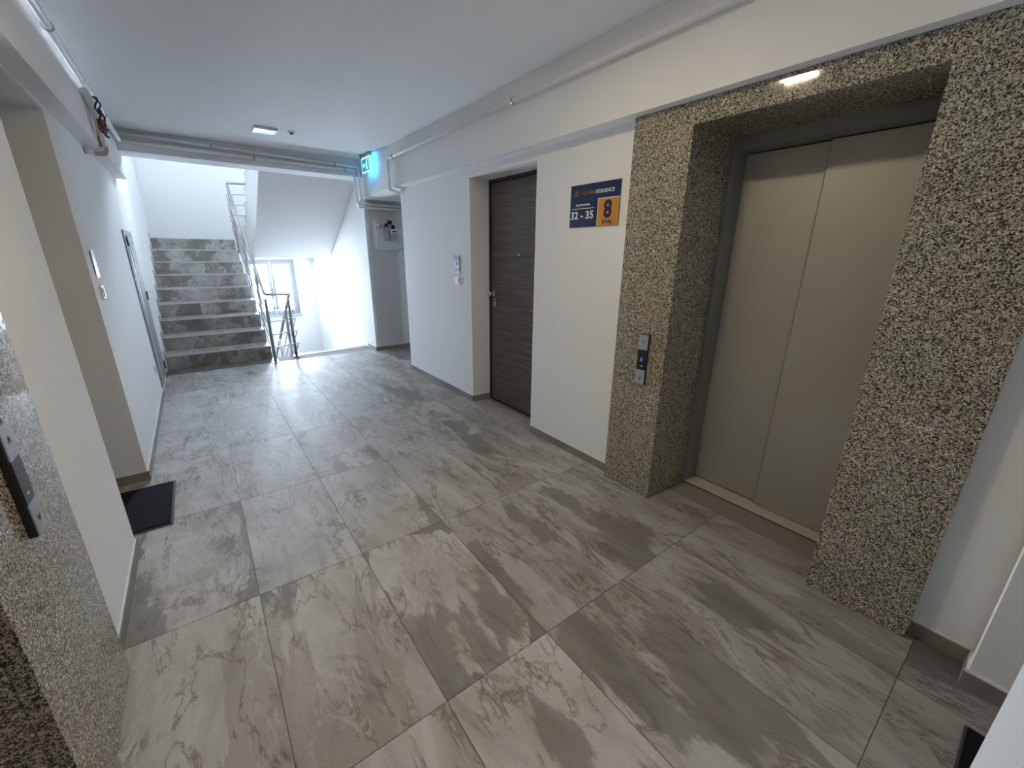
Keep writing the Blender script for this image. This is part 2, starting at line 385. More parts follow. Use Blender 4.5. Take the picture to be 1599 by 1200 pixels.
for i in range(len(GX)-1):
    for j in range(len(GY)-1):
        x0, x1, y0, y1 = GX[i], GX[i+1], GY[j], min(GY[j+1], 6.765)
        if i >= 7 and j < 6: continue
        if i == 7 and False: continue
        gap = 0.0012
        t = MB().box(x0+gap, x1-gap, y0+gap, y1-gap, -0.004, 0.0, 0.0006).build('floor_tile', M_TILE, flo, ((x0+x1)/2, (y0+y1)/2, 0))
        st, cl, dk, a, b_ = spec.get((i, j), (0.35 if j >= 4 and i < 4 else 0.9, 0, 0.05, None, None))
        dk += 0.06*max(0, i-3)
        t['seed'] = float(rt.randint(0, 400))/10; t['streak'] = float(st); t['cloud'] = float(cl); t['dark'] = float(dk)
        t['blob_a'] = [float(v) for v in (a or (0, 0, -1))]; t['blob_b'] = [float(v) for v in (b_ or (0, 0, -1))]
def tileprops(o, seed, st=0.8, cl=0.0, dk=0.0, a=None, b_=None):
    o['seed'] = float(seed); o['streak'] = float(st); o['cloud'] = float(cl); o['dark'] = float(dk)
    o['blob_a'] = [float(v) for v in (a or (0, 0, -1))]; o['blob_b'] = [float(v) for v in (b_ or (0, 0, -1))]
# tile strip darkened to paint in the first riser's shadow and reflection
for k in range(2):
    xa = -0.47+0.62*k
    t = MB().box(xa+0.001, xa+0.619, 6.50, 6.775, -0.003, 0.0025, 0.0006).build('riser_shade_strip', M_TILE, flo, (xa+0.31, 6.63, 0)); tileprops(t, 3.1+k, 0.5, 0, 0.7)

# ------------------------------------------------------------------ ceiling, walls
struct(box('ceiling', M_CEIL, -0.95, 3.3, -0.95, 6.45, ZC, 2.95))
wr = MB()
wr.box(XR, 2.60, 3.52, 5.10, 0, ZS).box(XR, 2.60, 2.57, 3.52, 2.15, ZS).box(XR, 2.60, 1.33, 2.57, 0, ZS)
wr.box(XR, 2.60, 0.40, 1.33, 2.13, ZS).box(XR, 2.60, -0.12, 0.40, 0, ZS).box(SR-0.015, 2.60, -0.95, -0.12, 0, ZS)
wr.box(SR, 2.60, -0.95, 6.45, ZS-0.001, ZC)             # projecting upper part of the wall
wr.box(2.60, 3.3, 2.3, 5.10, 0, ZC).box(2.42, 2.60, 2.55, 3.54, 0, 2.16)
wr.box(2.68, 2.9, 0.2, 1.6, 0, ZS).box(2.60, 2.68, 1.36, 1.6, 0, ZS).box(2.60, 2.68, 0.2, 0.37, 0, ZS).box(2.60, 2.68, 0.37, 1.36, 2.14, ZS)
struct(wr.build('wall_right', M_WALL))
wc = MB().box(2.17, 3.3, 6.40, 6.70, 0, ZS).box(3.2, 3.3, 5.10, 6.40, 0, ZS).box(2.60, 3.3, 5.10, 6.70, ZS-0.001, ZC)
struct(wc.build('wall_side_passage', M_WALL))
wl = MB()
wl.box(-0.95, XL, 3.465, 6.43, 0, ZS).box(-0.95, XL, 2.60, 3.465, 2.20, ZS).box(-0.95, XL, 1.21, 2.60, 0, ZS)
wl.box(-0.95, XL, 0.27, 1.21, 2.13, ZS).box(-0.95, XL, -0.95, 0.27, 0, ZS)
wl.box(-0.95, SL, -0.95, 6.43, ZS-0.001, ZC)
wl.box(-0.95, -0.73, 2.55, 3.5, 0, 2.21)
wl.box(-1.3, -1.06, 0.1, 1.4, 0, ZS).box(-1.06, -0.95, 1.25, 1.4, 0, ZS).box(-1.06, -0.95, 0.1, 0.24, 0, ZS).box(-1.06, -0.95, 0.24, 1.25, 2.14, ZS)
struct(wl.build('wall_left', M_WALL))
struct(MB().box(-0.95, 1.39, -0.95, YB, 0, ZC).box(1.39, 2.03, -0.95, -0.80, 0, ZC).box(1.39, 2.03, -0.80, YB, 2.15, ZC).build('wall_back', M_WALL))
struct(box('ceiling_beam', M_CEIL, SL, SR, 6.10, 6.45, 2.45, ZC))

# stairwell shell
sw = MB().box(-0.95, XL, 6.43, 10.40, -2.2, 5.3)
struct(sw.build('wall_stairwell_left', M_WALL))
struct(MB().box(2.13, 2.6, 6.40, 10.40, -2.2, 5.3).build('wall_stairwell_right', M_WALL))
bw = MB()
bw.box(XL, WX0, WY, WY+0.3, -2.2, WZ1).box(WX1, 2.15, WY, WY+0.3, -2.2, WZ1).box(WX0, WX1, WY, WY+0.3, -2.2, WZ0)
bw.box(XL, 2.15, WY, WY+0.3, WZ1, VZ0).box(XL, VX0, WY, WY+0.3, VZ0, VZ1).box(VX1, 2.15, WY, WY+0.3, VZ0, VZ1).box(XL, 2.15, WY, WY+0.3, VZ1, 5.3)
struct(bw.build('wall_stairwell_back', M_WALL))
struct(MB().box(XL, 2.15, 6.30, 6.45, ZC, 5.3).build('wall_stairwell_front', M_WALL))
struct(box('ceiling_stairwell', M_CEIL, -0.95, 2.6, 6.30, 10.4, 5.3, 5.5))
struct(box('wall_stairwell_lower', M_WALL, XL, 2.15, 6.45, 6.76, -2.2, -0.205))
struct(box('floor_lower_landing', M_GROUT, XL, 2.13, 6.45, 10.1, -2.3, -1.70))

# ------------------------------------------------------------------ skirting (baseboards)
def skirt(name, segs, h=0.062):
    """segs: (x0,y0,x1,y1,nx,ny) runs along a wall, nx,ny = direction into the room"""
    m = MB(); mt = MB()
    for x0, y0, x1, y1, nx, ny in segs:
        a = 0.011
        m.box(min(x0, x1, x0+nx*a), max(x0, x1, x0+nx*a), min(y0, y1, y0+ny*a), max(y0, y1, y0+ny*a), 0.0005, h)
        c = 0.007
        mt.box(min(x0, x1, x0+nx*c), max(x0, x1, x0+nx*c), min(y0, y1, y0+ny*c), max(y0, y1, y0+ny*c), h, h+0.005)
    o = struct(m.build(name, M_SKIRT)); mt.build('sealant_line', M_SILICONE, o, tuple(o.location)); return o
skirt('baseboard_right', [(XR, 3.52, XR, 5.10, -1, 0), (XR, 1.67, XR, 2.57, -1, 0), (XR, -0.12, XR, 0.055, -1, 0), (XR, 3.52, 2.37, 3.52, 0, -1), (XR, 2.57, 2.37, 2.57, 0, 1),
                          (SR-0.015, -0.80, SR-0.015, -0.11, -1, 0), (SR-0.02, -0.12, XR, -0.12, 0, 1)])
skirt('baseboard_side_passage', [(2.17, 6.40, 3.2, 6.40, 0, -1), (2.13, 6.40, 2.17, 6.40, 0, -1), (2.13, 6.39, 2.13, 6.765, -1, 0)])
skirt('baseboard_left', [(XL, 3.465, XL, 5.60, 1, 0), (XL, 6.40, XL, 6.50, 1, 0), (XL, 1.765, XL, 2.60, 1, 0), (-0.72, 3.465, XL+0.011, 3.465, 0, -1), (-0.72, 2.60, XL, 2.60, 0, 1)])

# ------------------------------------------------------------------ stairs
stair = thing('staircase', 'grey stone-look tiled flight of nine steps climbing on the left', 'stairs', (0.13, 6.78, 0))
SX0, SX1 = -0.4800, 0.72
pts = [(6.80, -0.0)]
for k in range(9):
    y = YN+RUN*k; pts += [(y+0.012, RISE*k-(0 if k else 0)), (y+0.012, RISE*(k+1)-0.014)]
pts = pts[1:]
prof = pts+[(10.095, RISE*9-0.014), (10.095, 1.38), (9.25, 1.38), (7.05, 0.0)]
MB().prism(prof, SX0, SX1).build('stair_slab', M_WALL, stair)
MB().box(SX1, 2.128, 9.47, 10.095, 1.38, RISE*9-0.014).build('landing_slab', M_WALL, stair)
rs = random.Random(3)
for k in range(9):
    y = YN+RUN*k; z0 = RISE*k; z1 = RISE*(k+1)
    sp = -0.469+1.189*(0.80, 0.34, 0.55, 0.46, 0.62, 0.40, 0.5, 0.36, 0.82)[8-k] if k else 0.1
    for (xa, xb) in ((SX0, sp), (sp, SX1)):
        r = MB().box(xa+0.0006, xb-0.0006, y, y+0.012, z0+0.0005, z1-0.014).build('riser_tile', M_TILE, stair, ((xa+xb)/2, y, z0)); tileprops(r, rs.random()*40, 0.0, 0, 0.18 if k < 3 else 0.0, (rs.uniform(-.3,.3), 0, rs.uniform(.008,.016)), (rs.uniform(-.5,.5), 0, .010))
        # stretch the pattern across the riser, as laid
        r.rotation_euler = (0, 0, 0)
    ye = y+RUN+0.0 if k < 8 else 10.09
    t = MB().box(SX0, SX1, y+0.006, ye+0.01 if k < 8 else ye, z1-0.014, z1-0.0005).build('tread_tile', M_TILE, stair, (0.13, y+0.15, z1)); tileprops(t, rs.random()*40, 0.3, 0, 0.25)
    MB().box(SX0+0.001, SX1, y-0.006, y+0.006, z1-0.012, z1+0.002, 0.002).build('nosing', M_NOSE, stair, (0.13, y, z1))
    # stepped skirting on the wall
    sk = MB().box(SX0, SX0+0.011, y-0.02, y+RUN-0.02, z1+0.0, z1+0.07).box(SX0, SX0+0.011, y-0.045, y-0.006, z0+0.06, z1+0.07).build('stepped_skirting', M_STEPSK, stair, (SX0, y, z1))
    MB().box(SX0+0.011, SX0+0.013, y-0.045, y+0.02, z1+0.065, z1+0.075).build('skirting_end_strip', M_SILICONE, stair, (SX0, y, z1))

up = thing('return_staircase', 'white underside of the return flight rising over the window toward the viewer', 'stairs', (1.5, 9.4, 1.69))
ux0, ux1 = 0.90, 2.128
def uz(y): return 1.38+(8.60-y)*0.558
top = []
for k in range(9):
    y = 9.47-RUN*k; top += [(y, 1.69+RISE*k), (y, 1.69+RISE*(k+1))]
prof = [(9.47, 1.38), (8.60, 1.38), (6.55, uz(6.55)), (6.55, 3.37)]+top[::-1]
MB().prism(prof, ux0, ux1).build('stair_slab', M_WALL, up)
for k in range(9):
    y = 9.47-RUN*k; z1 = 1.69+RISE*(k+1)
    t = MB().box(ux0, ux1, max(y-RUN, 6.56), y+0.005, z1, z1+0.014).build('tread_tile', M_TILE, up, (1.5, y, z1)); tileprops(t, rs.random()*40)
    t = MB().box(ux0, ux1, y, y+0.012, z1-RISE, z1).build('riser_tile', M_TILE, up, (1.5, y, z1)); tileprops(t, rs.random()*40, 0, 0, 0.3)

dn = thing('lower_staircase', 'flight descending out of sight behind the floor edge below the window', 'stairs', (1.5, 6.78, -0.5))
prof = [(6.765, -0.0005)]
for k in range(9):
    y = 6.90+0.30*k; prof += [(y, -RISE*k-0.0005), (y, -RISE*(k+1))]
prof += [(9.62, -1.69), (9.62, -1.70), (9.2, -1.70), (6.765, -0.20)]
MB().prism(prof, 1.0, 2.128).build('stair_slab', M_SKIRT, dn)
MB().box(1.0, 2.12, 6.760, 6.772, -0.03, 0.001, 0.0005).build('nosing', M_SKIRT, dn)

# ------------------------------------------------------------------ railing
rail = thing('stair_railing', 'stainless steel stair railing with round handrail and thin horizontal bars', 'railing', (0.72, 6.49, 0))
A = Vector((0.72, 6.49, 0)); B = Vector((1.04, 6.72, 0))
TA = Vector((0.74, 9.30, 2.62)); TB = Vector((1.05, 9.35, 2.64))
HA = Vector((0.717, 6.49, 0.94)); HB = Vector((1.06, 6.74, 0.905))
DN = Vector((1.05, 9.40, -0.62)); UP2 = Vector((1.06, 7.2, 3.82))
MB().tube([UP2, TB, TA, HA, HB], 0.021, 12, 0.05).build('handrail', M_STEEL, rail)
MB().tube([HB, HB+Vector((0.0, 0.06, -0.02)), DN], 0.021, 12, 0.05).build('handrail', M_STEEL, rail)
for k in range(4):
    d = 0.19+0.18*k
    ta = TA+Vector((-0.035, 0, -d*0.96)); tb = TB+Vector((0.035, 0, -d*0.96))
    a = Vector((0.69, 6.47, 0.94-d)); b2 = Vector((1.09, 6.72, 0.93-d)); e = Vector((1.09, 9.3, DN.z-d+0.05))
    MB().tube([UP2+Vector((0.03, 0, -d)), tb, ta, a, b2, e], 0.0075, 8, 0.02).build('bar', M_STEEL, rail)
def post(x, y, z0, z1, foot=True, r=0.020):
    p = MB().cyl((x, y, z0), (x, y, z1-0.06), r).build('post', M_STEEL, rail)
    m = MB().cyl((x, y, z1-0.065), (x, y, z1), 0.006); m.build('pin', M_STEEL, p)
    if foot: MB().cyl((x, y, z0), (x, y, z0+0.008), 0.042).build('base_flange', M_STEEL, p)
    return p
post(A.x, A.y, 0.0005, 0.94); post(B.x-0.01, B.y, 0.0005, 0.90)
def hz(y): u = (y-6.49)/(9.30-6.49); return 0.94+(2.62-0.94)*u
for y in (7.35, 8.25, 9.25):
    post(0.745, y, max(0.0, RISE*(1+(y-YN)/RUN))-0.12, hz(y), False)
post(1.045, 9.30, 1.75, 2.62, False)
for y in (7.1, 8.2): post(1.03, y, -RISE*(y-6.90)/0.30-0.15, 0.88-(y-6.8)*0.585, False)
for y in (8.3, 7.4):
    post(1.045, y, 1.69+(9.47-y)*0.558, 2.64+(9.35-y)*0.549, False)

# ------------------------------------------------------------------ stairwell window
def stair_window(name, x0, x1, z0, z1):
    y = WY+0.10
    f = MB()
    f.box(x0, x0+0.05, y, y+0.07, z0, z1).box(x1-0.05, x1, y, y+0.07, z0, z1).box(x0+0.05, x1-0.05, y, y+0.07, z0, z0+0.05).box(x0+0.05, x1-0.05, y, y+0.07, z1-0.05, z1)
    fo = struct(f.build(name, M_PVC))
    xm = (x0+x1)/2
    for a, b in ((x0+0.05, xm-0.002), (xm+0.002, x1-0.05)):
        s_ = MB(); t = 0.055; ya, yb = y-0.018, y+0.045
        s_.box(a, a+t, ya, yb, z0+0.05, z1-0.05, 0.004).box(b-t, b, ya, yb, z0+0.05, z1-0.05, 0.004).box(a+t, b-t, ya, yb, z0+0.05, z0+0.05+t).box(a+t, b-t, ya, yb, z1-0.05-t, z1-0.05)
        so = s_.build('sash', M_PVC, fo, ((a+b)/2, y, z0))
        MB().box(a+t, b-t, y+0.01, y+0.014, z0+0.05+t, z1-0.05-t).build('pane', M_GLASS, so)
    MB().box(xm-0.012, xm+0.012, y-0.028, y-0.018, (z0+z1)/2-0.03, (z0+z1)/2+0.03).box(xm-0.008, xm+0.008, y-0.05, y-0.028, (z0+z1)/2-0.10, (z0+z1)/2+0.01, 0.003).build('window_handle', M_PLATE, fo)
    MB().box(x0-0.02, x1+0.02, y-0.13, y, z0-0.02, z0, 0.004).build('inner_sill', M_PVC, fo)
    return fo
stair_window('window_1', WX0, WX1, WZ0, WZ1); stair_window('window_2', VX0, VX1, VZ0, VZ1)

nb = thing('neighbour_building', 'pale building outside seen through the stairwell window', 'building', (5.0, 24, -20))
MB().box(2.65, 9, 23, 30, -20, 0.10).build('facade', M_FAR, nb)
MB().box(2.60, 9.05, 22.9, 30.1, 0.10, 0.26).build('roof_edge', M_CABGREY, nb)
for i in range(2):
    for j in range(3): MB().box(3.2+1.9*i, 4.2+1.9*i, 22.97, 23.02, -2.0-3*j, -0.8-3*j).build('window_pane', M_FARG, nb)

# ------------------------------------------------------------------ apartment door (right)
dr = thing('apartment_door', 'dark brown wood-grain apartment door in the right wall recess', 'door', (2.38, 3.05, 0))
MB().box(2.36, 2.415, 3.49, 3.519, 0.001, 2.149).box(2.36, 2.415, 2.571, 2.60, 0.001, 2.149).box(2.36, 2.415, 2.60, 3.49, 2.12, 2.149).build('door_frame', M_DARKFRAME, dr)
lf = MB().box(2.368, 2.412, 2.603, 3.487, 0.012, 2.117, 0.002).build('door_leaf', M_WOOD, dr, (2.39, 3.05, 0.012))
MB().box(2.352, 2.415, 2.60, 3.49, 0.001, 0.011).build('threshold', M_DARKFRAME, dr)
MB().cyl((2.368, 3.44, 1.12), (2.360, 3.44, 1.12), 0.024).cyl((2.360, 3.44, 1.12), (2.325, 3.44, 1.12), 0.010).cyl((2.332, 3.44, 1.12), (2.300, 3.44, 1.12), 0.019, 0.024).build('door_knob', M_CHROME, dr)
esc = MB().box(2.360, 2.368, 3.405, 3.445, 1.01, 1.05).cyl((2.368, 3.425, 1.05), (2.360, 3.425, 1.05), 0.021).cyl((2.368, 3.425, 1.01), (2.360, 3.425, 1.01), 0.021).build('lock_escutcheon', M_CHROME, dr)
MB().cyl((2.360, 3.425, 1.05), (2.357, 3.425, 1.05), 0.011).box(2.357, 2.360, 3.421, 3.429, 0.998, 1.018).build('keyhole', M_BLACK, esc)
MB().cyl((2.368, 3.045, 1.49), (2.363, 3.045, 1.49), 0.009).build('peephole', M_CHROME, dr)

dl = thing('apartment_door', 'dark apartment door hidden in the left recess behind the black doormat', 'door', (-0.72, 3.03, 0))
MB().box(-0.73, -0.71, 2.63, 3.435, 0.01, 2.17, 0.002).build('door_leaf', M_WOOD, dl, (-0.72, 3.03, 0.01))
MB().box(-0.73, -0.705, 3.435, 3.463, 0.001, 2.199).box(-0.73, -0.705, 2.602, 2.63, 0.001, 2.199).box(-0.73, -0.705, 2.63, 3.435, 2.17, 2.199).build('door_frame', M_DARKFRAME, dl)

# ------------------------------------------------------------------ elevators
def elevator(sgn, xf, xw, y0, y1, ya, yb, zt, label_s, label_d):
    """sgn=+1: right wall, opening y0..y1 in granite ya..yb; xf granite front, xw wall plane"""
    s = sgn; d = 0.40                      # reveal depth
    X = lambda v: xf+s*v
    g_ = thing('elevator_surround', label_s, 'door surround', (xf, (y0+y1)/2, 0))
    th = abs(xw-xf)-0.001
    MB().box(X(0), X(th), y1, yb, 0.0005, ZS-0.002, 0.0012).build('granite_panel', M_GRAN, g_)
    MB().box(X(0), X(th), ya, y0, 0.0005, ZS-0.002, 0.0012).build('granite_panel', M_GRAN, g_)
    MB().box(X(0), X(th), y0, y1, zt, ZS-0.002, 0.0012).build('granite_lintel', M_GRAN, g_)
    MB().box(X(th+0.001), X(d), y1, y1+0.019, 0.0005, zt+0.018).build('granite_reveal', M_GRAN, g_)
    MB().box(X(th+0.001), X(d), y0-0.019, y0, 0.0005, zt+0.018).build('granite_reveal', M_GRAN, g_)
    MB().box(X(th+0.001), X(d), y0, y1, zt, zt+0.018).build('granite_reveal', M_GRAN, g_)
    e = thing('elevator_door', label_d, 'elevator', (X(0.42), (y0+y1)/2, 0))
    jw = 0.024
    MB().box(X(d+0.002), X(d+0.16), y1-jw, y1+0.015, 0.0005, zt+0.01, 0.001).box(X(d+0.002), X(d+0.16), y0-0.015, y0+jw*0.4, 0.0005, zt+0.01, 0.001).box(X(d+0.002), X(d+0.16), y0+jw*0.4, y1-jw, zt-0.062, zt+0.01, 0.001).build('door_frame', M_LIFTF, e)
    ym = (y0+y1)/2+0.012
    pb = (X(d+0.125), X(d+0.150)); pf = (X(d+0.095), X(d+0.118))
    if s > 0:
        MB().box(pb[0], pb[1], ym-0.03, y1-jw-0.001, 0.012, zt-0.068, 0.0015).build('door_panel', M_LIFT, e)
        MB().box(pf[0], pf[1], y0+jw*0.4+0.001, ym, 0.012, zt-0.068, 0.0015).build('door_panel', M_LIFT, e)
    else:
        MB().box(pb[0], pb[1], y0+jw*0.4+0.001, ym+0.03, 0.012, zt-0.068, 0.0015).build('door_panel', M_LIFT, e)
        MB().box(pf[0], pf[1], ym, y1-jw-0.001, 0.012, zt-0.068, 0.0015).build('door_panel', M_LIFT, e)
    MB().box(pf[0]-s*0.002, pf[0]-s*0.0002, ym-0.003 if s > 0 else ym, ym if s > 0 else ym+0.003, 0.013, zt-0.069).build('seam_shade', M_LIFTF, e)  # thin dark strip added as the shadow line where the panels overlap
    sl = MB(); xa = d+0.006
    sl.box(X(xa), X(d+0.155), y0+0.001, y1-0.001, 0.0005, 0.004)
    for k in range(6):
        u = xa+0.004+k*0.018; sl.box(X(u), X(u+0.011), y0+0.001, y1-0.001, 0.004, 0.008)
    sl.build('door_sill', M_SILL, e)
    MB().box(X(xa-0.004), X(xa-0.0005), y0+0.001, y1-0.001, 0.0005, 0.002).build('sill_joint', M_BLACK, e)
    return g_, e
elevator(1, 2.09, XR, 0.415, 1.31, 0.058, 1.668, 2.113, 'speckled grey granite surround framing the right-hand elevator doors', 'two-panel sliding steel elevator door in the right wall')
elevator(-1, -0.445, XL, 0.295, 1.195, -0.14, 1.765, 2.113, 'speckled granite surround at the left edge of the photo', 'sliding steel elevator door hidden inside the left granite surround')

def call_panel(s, xf, yc, z0, z1, label):
    X = lambda v: xf-s*v
    r = thing('elevator_call_panel', label, 'call panel', (xf, yc, z0))
    hw = 0.032
    MB().box(X(0.0003), X(0.016), yc-hw, yc+hw, z0, z1, 0.003).build('housing', M_BLACK, r)
    h = z1-z0
    a = MB().box(X(0.0162), X(0.020), yc-hw+0.001, yc+hw-0.001, z1-h*0.30, z1-0.002, 0.001).build('steel_plate', M_PLATE, r)
    b = MB().box(X(0.0162), X(0.020), yc-hw+0.001, yc+hw-0.001, z0+0.002, z0+h*0.30, 0.001).build('steel_plate', M_PLATE, r)
    MB().box(X(0.0162), X(0.0185), yc-hw+0.001, yc+hw-0.001, z0+h*0.305, z1-h*0.305).build('display_glass', M_BLACK, r)
    R = (0, -s, 0); U = (0, 0, 1)
    if s > 0: text('8', 0.034, M_DISP, 'display_digit', r, (X(0.0187), yc+s*0.010, z0+h*0.47), R, U, None, 0.0)
    MB().box(X(0.0187), X(0.0190), yc-0.010, yc+0.006, z0+h*0.37, z0+h*0.385).build('indicator', M_SIGNW, r)
    # arrow marks on the plates
    for p, zc, up_ in ((a, z1-h*0.14, 1), (b, z0+h*0.13, -1)):
        m = MB(); 
        for q in (-1, 1): m.tube([(X(0.0203), yc, zc+0.008*up_), (X(0.0203), yc+q*0.008, zc-0.008*up_)], 0.0012, 6)
        m.build('arrow_mark', M_HINGE, p, )
    return r
call_panel(1, 2.09, 1.448, 0.745, 1.053, 'slim black and steel call panel on granite left of the elevator doors')
call_panel(-1, -0.445, 1.45, 0.80, 1.10, 'slim black call panel on the granite at the left photo edge')

# ------------------------------------------------------------------ ceiling lamps, sensor
def lamp(x, y, sx, sy, mat, label):
    r = thing('ceiling_light', label, 'ceiling light', (x, y, ZC))
    MB().box(x-sx, x+sx, y-sy, y+sy, ZC-0.018, ZC-0.0003, 0.003).build('frame', M_WHITEP, r)
    MB().box(x-sx+0.006, x+sx-0.006, y-sy+0.006, y+sy-0.006, ZC-0.022, ZC-0.0185).build('diffuser', mat, r)
    return r
lamp(0.80, 1.425, 0.10, 0.10, M_LAMP, 'lit square ceiling light above the viewer, seen mirrored in the granite lintel')
lamp(0.815, 5.20, 0.10, 0.10, M_LAMPOFF, 'white square ceiling light in front of the stair beam')
sn = thing('motion_sensor', 'tiny round sensor on the ceiling beside the square light', 'sensor', (1.045, 5.13, ZC))
MB().cyl((1.045, 5.13, ZC-0.0003), (1.045, 5.13, ZC-0.012), 0.035, 0.030).build('sensor_body', M_WHITEP, sn)
MB().cyl((1.045, 5.13, ZC-0.0122), (1.045, 5.13, ZC-0.024), 0.020, 0.012).build('sensor_lens', M_BLACK, sn)

# ------------------------------------------------------------------ exit sign
ex = thing('exit_sign', 'glowing teal emergency exit sign hanging at the right end of the beam', 'exit sign', (1.97, 5.63, ZC))
EY0, EY1, EX = 5.46, 5.79, 1.95
MB().box(EX-0.02, EX+0.02, EY0, EY1, 2.612, ZC-0.006, 0.003).build('housing', M_PLATE, ex)
MB().box(EX-0.023, EX+0.023, EY0-0.003, EY1+0.003, ZC-0.006, ZC-0.0005).build('mounting_plate', M_BLACK, ex)
pn = MB().box(EX-0.004, EX+0.001, EY0+0.005, EY1-0.005, 2.445, 2.610).build('light_panel', M_EXITB, ex)
MB().box(EX-0.006, EX-0.0042, EY0+0.025, EY1-0.025, 2.462, 2.595).build('green_field', M_EXIT, pn)
MB().box(EX+0.0012, EX+0.003, EY0+0.006, EY1-0.006, 2.446, 2.609).build('back_field', M_EXITBACK, pn)
px = EX-0.0065
def P2(u, v): return (EY1-0.03-u*0.27, 2.465+v*0.127)   # u 0..1 left to right, v 0..1 up
def poly(m, pts): m.prism([P2(*p) for p in pts], px-0.0006, px)
m = MB(); poly(m, [(0.05, 0.5), (0.22, 0.75), (0.22, 0.6), (0.40, 0.6), (0.40, 0.4), (0.22, 0.4), (0.22, 0.25)]); m.build('arrow', M_EXITB, pn)
m = MB(); poly(m, [(0.66, 0.05), (0.66, 0.95), (0.95, 0.95), (0.95, 0.05), (0.90, 0.05), (0.90, 0.88), (0.71, 0.88), (0.71, 0.05)]); m.build('door_symbol', M_EXITB, pn)
m = MB(); m.cyl((px-0.0006, *P2(0.60, 0.82)), (px, *P2(0.60, 0.82)), 0.010, None, 12, False)
poly(m, [(0.52, 0.70), (0.62, 0.70), (0.60, 0.42), (0.52, 0.42)]); poly(m, [(0.53, 0.44), (0.60, 0.44), (0.68, 0.10), (0.63, 0.10)]); poly(m, [(0.52, 0.46), (0.58, 0.42), (0.50, 0.12), (0.44, 0.14)]); poly(m, [(0.52, 0.70), (0.50, 0.64), (0.43, 0.56), (0.42, 0.60)])
m.build('running_figure', M_EXITB, pn)

# ------------------------------------------------------------------ pipes
def pipe(name, label, pts, r=0.018, clips=(), fil=0.03):
    o = thing(name, label, 'pipe', pts[0])
    MB().tube(pts, r, 14, fil).build('pipe_run', M_PIPE, o)
    for (x, y, z, ax) in clips:
        d = {'X': Vector((0.007, 0, 0)), 'Y': Vector((0, 0.007, 0)), 'Z': Vector((0, 0, 0.007))}[ax]
        c = Vector((x, y, z)); MB().cyl(c-d, c+d, r+0.006).build('pipe_clip', M_PLATE, o)
    return o
px_ = 1.992
pipe('conduit_pipe', 'white painted pipe running along the top of the right wall', [(px_, -0.149, 2.515), (px_, 5.02, 2.515), (px_, 5.02, 2.19), (2.16, 5.13, 2.175), (2.50, 5.13, 2.175)], 0.018,
     [(px_, 0.9, 2.515, 'Y'), (px_, 2.66, 2.515, 'Y'), (px_, 4.86, 2.515, 'Y')])
pipe('conduit_pipe', 'upper of two white pipes along the stair beam', [(SL+0.03, 6.068, 2.605), (1.99, 6.068, 2.565), (2.005, 6.068, 2.16), (2.06, 6.34, 2.15), (3.1, 6.36, 2.15)], 0.017, [(1.70, 6.068, 2.571, 'X'), (0.4, 6.068, 2.591, 'X')], 0.025)
pipe('conduit_pipe', 'lower of two white pipes along the stair beam', [(SL+0.03, 6.068, 2.535), (1.93, 6.068, 2.515), (1.95, 6.068, 2.13), (2.05, 6.36, 2.11), (3.1, 6.375, 2.11)], 0.017, [(1.82, 6.068, 2.517, 'X'), (0.8, 6.068, 2.524, 'X')], 0.025)
pipe('conduit_pipe', 'white painted pipe running along the top of the left wall', [(SL+0.035, -0.149, 2.535), (SL+0.035, 5.98, 2.525)], 0.018, [(SL+0.035, 3.3, 2.53, 'Y'), (SL+0.035, 5.0, 2.527, 'Y')])
o = pipe('branch_pipe', 'short white branch pipe with bare beige elbow high on the left wall', [(SL+0.028, 4.20, 2.484), (SL+0.028, 4.60, 2.45), (SL+0.022, 4.62, 2.19), (XL+0.003, 4.60, 2.185)], 0.022, [], 0.05)
MB().tube([(SL+0.022, 4.615, 2.30), (SL+0.022, 4.62, 2.186), (SL-0.04, 4.61, 2.186)], 0.0235, 12, 0.05).build('bare_elbow', M_BEIGE, o)
jb = thing('loose_wiring', 'tangle of loose black wires with a red terminal high on the left wall', 'wiring', (SL+0.05, 4.42, 2.33))
wc_ = Vector((SL+0.055, 4.45, 2.34))
MB().box(wc_.x-0.02, wc_.x+0.018, wc_.y-0.05, wc_.y+0.05, 2.30, 2.375, 0.008).build('terminal_block', M_RED, jb)
for k, (dy, dz, rr) in enumerate(((-0.10, 0.10, 0.07), (0.02, -0.02, 0.065), (-0.03, 0.03, 0.09))):
    p = []
    for q in range(15):
        a = 2*PI*q/14*0.9+k; p.append((wc_.x+0.012*math.sin(3*a)+0.01, wc_.y+dy+rr*math.cos(a), wc_.z+dz+rr*0.75*math.sin(a)))
    MB().tube(p, 0.0055, 6).build('wire', M_WIRE, jb)

# ------------------------------------------------------------------ building floor sign
sg = thing('floor_sign', 'navy and orange floor sign reading 8 ETAJ and 32 - 35 beside the granite', 'sign', (XR, 1.99, 1.68))
sy0, sy1, sz0, sz1 = 1.775, 2.197, 1.675, 1.936
MB().box(XR-0.006, XR-0.0003, sy0, sy1, sz0, sz1).build('navy_board', M_BLUE, sg)
MB().box(XR-0.0068, XR-0.0062, sy0+0.001, sy0+0.175, sz0+0.001, sz1-0.094).build('white_edge', M_SIGNW, sg)
MB().box(XR-0.0076, XR-0.0070, sy0+0.001, sy0+0.170, sz0+0.001, sz1-0.099).build('orange_field', M_ORANGE, sg)
R_, U_ = (0, -1, 0), (0, 0, 1); sx = XR-0.0070
def st_(body, size, mat, name, u, v, width=None, thick=0.0, x=sx): return text(body, size, mat, name, sg, (x, sy1-u, sz0+v), R_, U_, width, thick)
st_('D', 0.046, M_TERRA, 'emblem', 0.045, 0.192, 0.030, 0.0012)
st_('DECEBAL', 0.030, M_TERRA, 'lettering', 0.103, 0.198, 0.122, 0.0002)
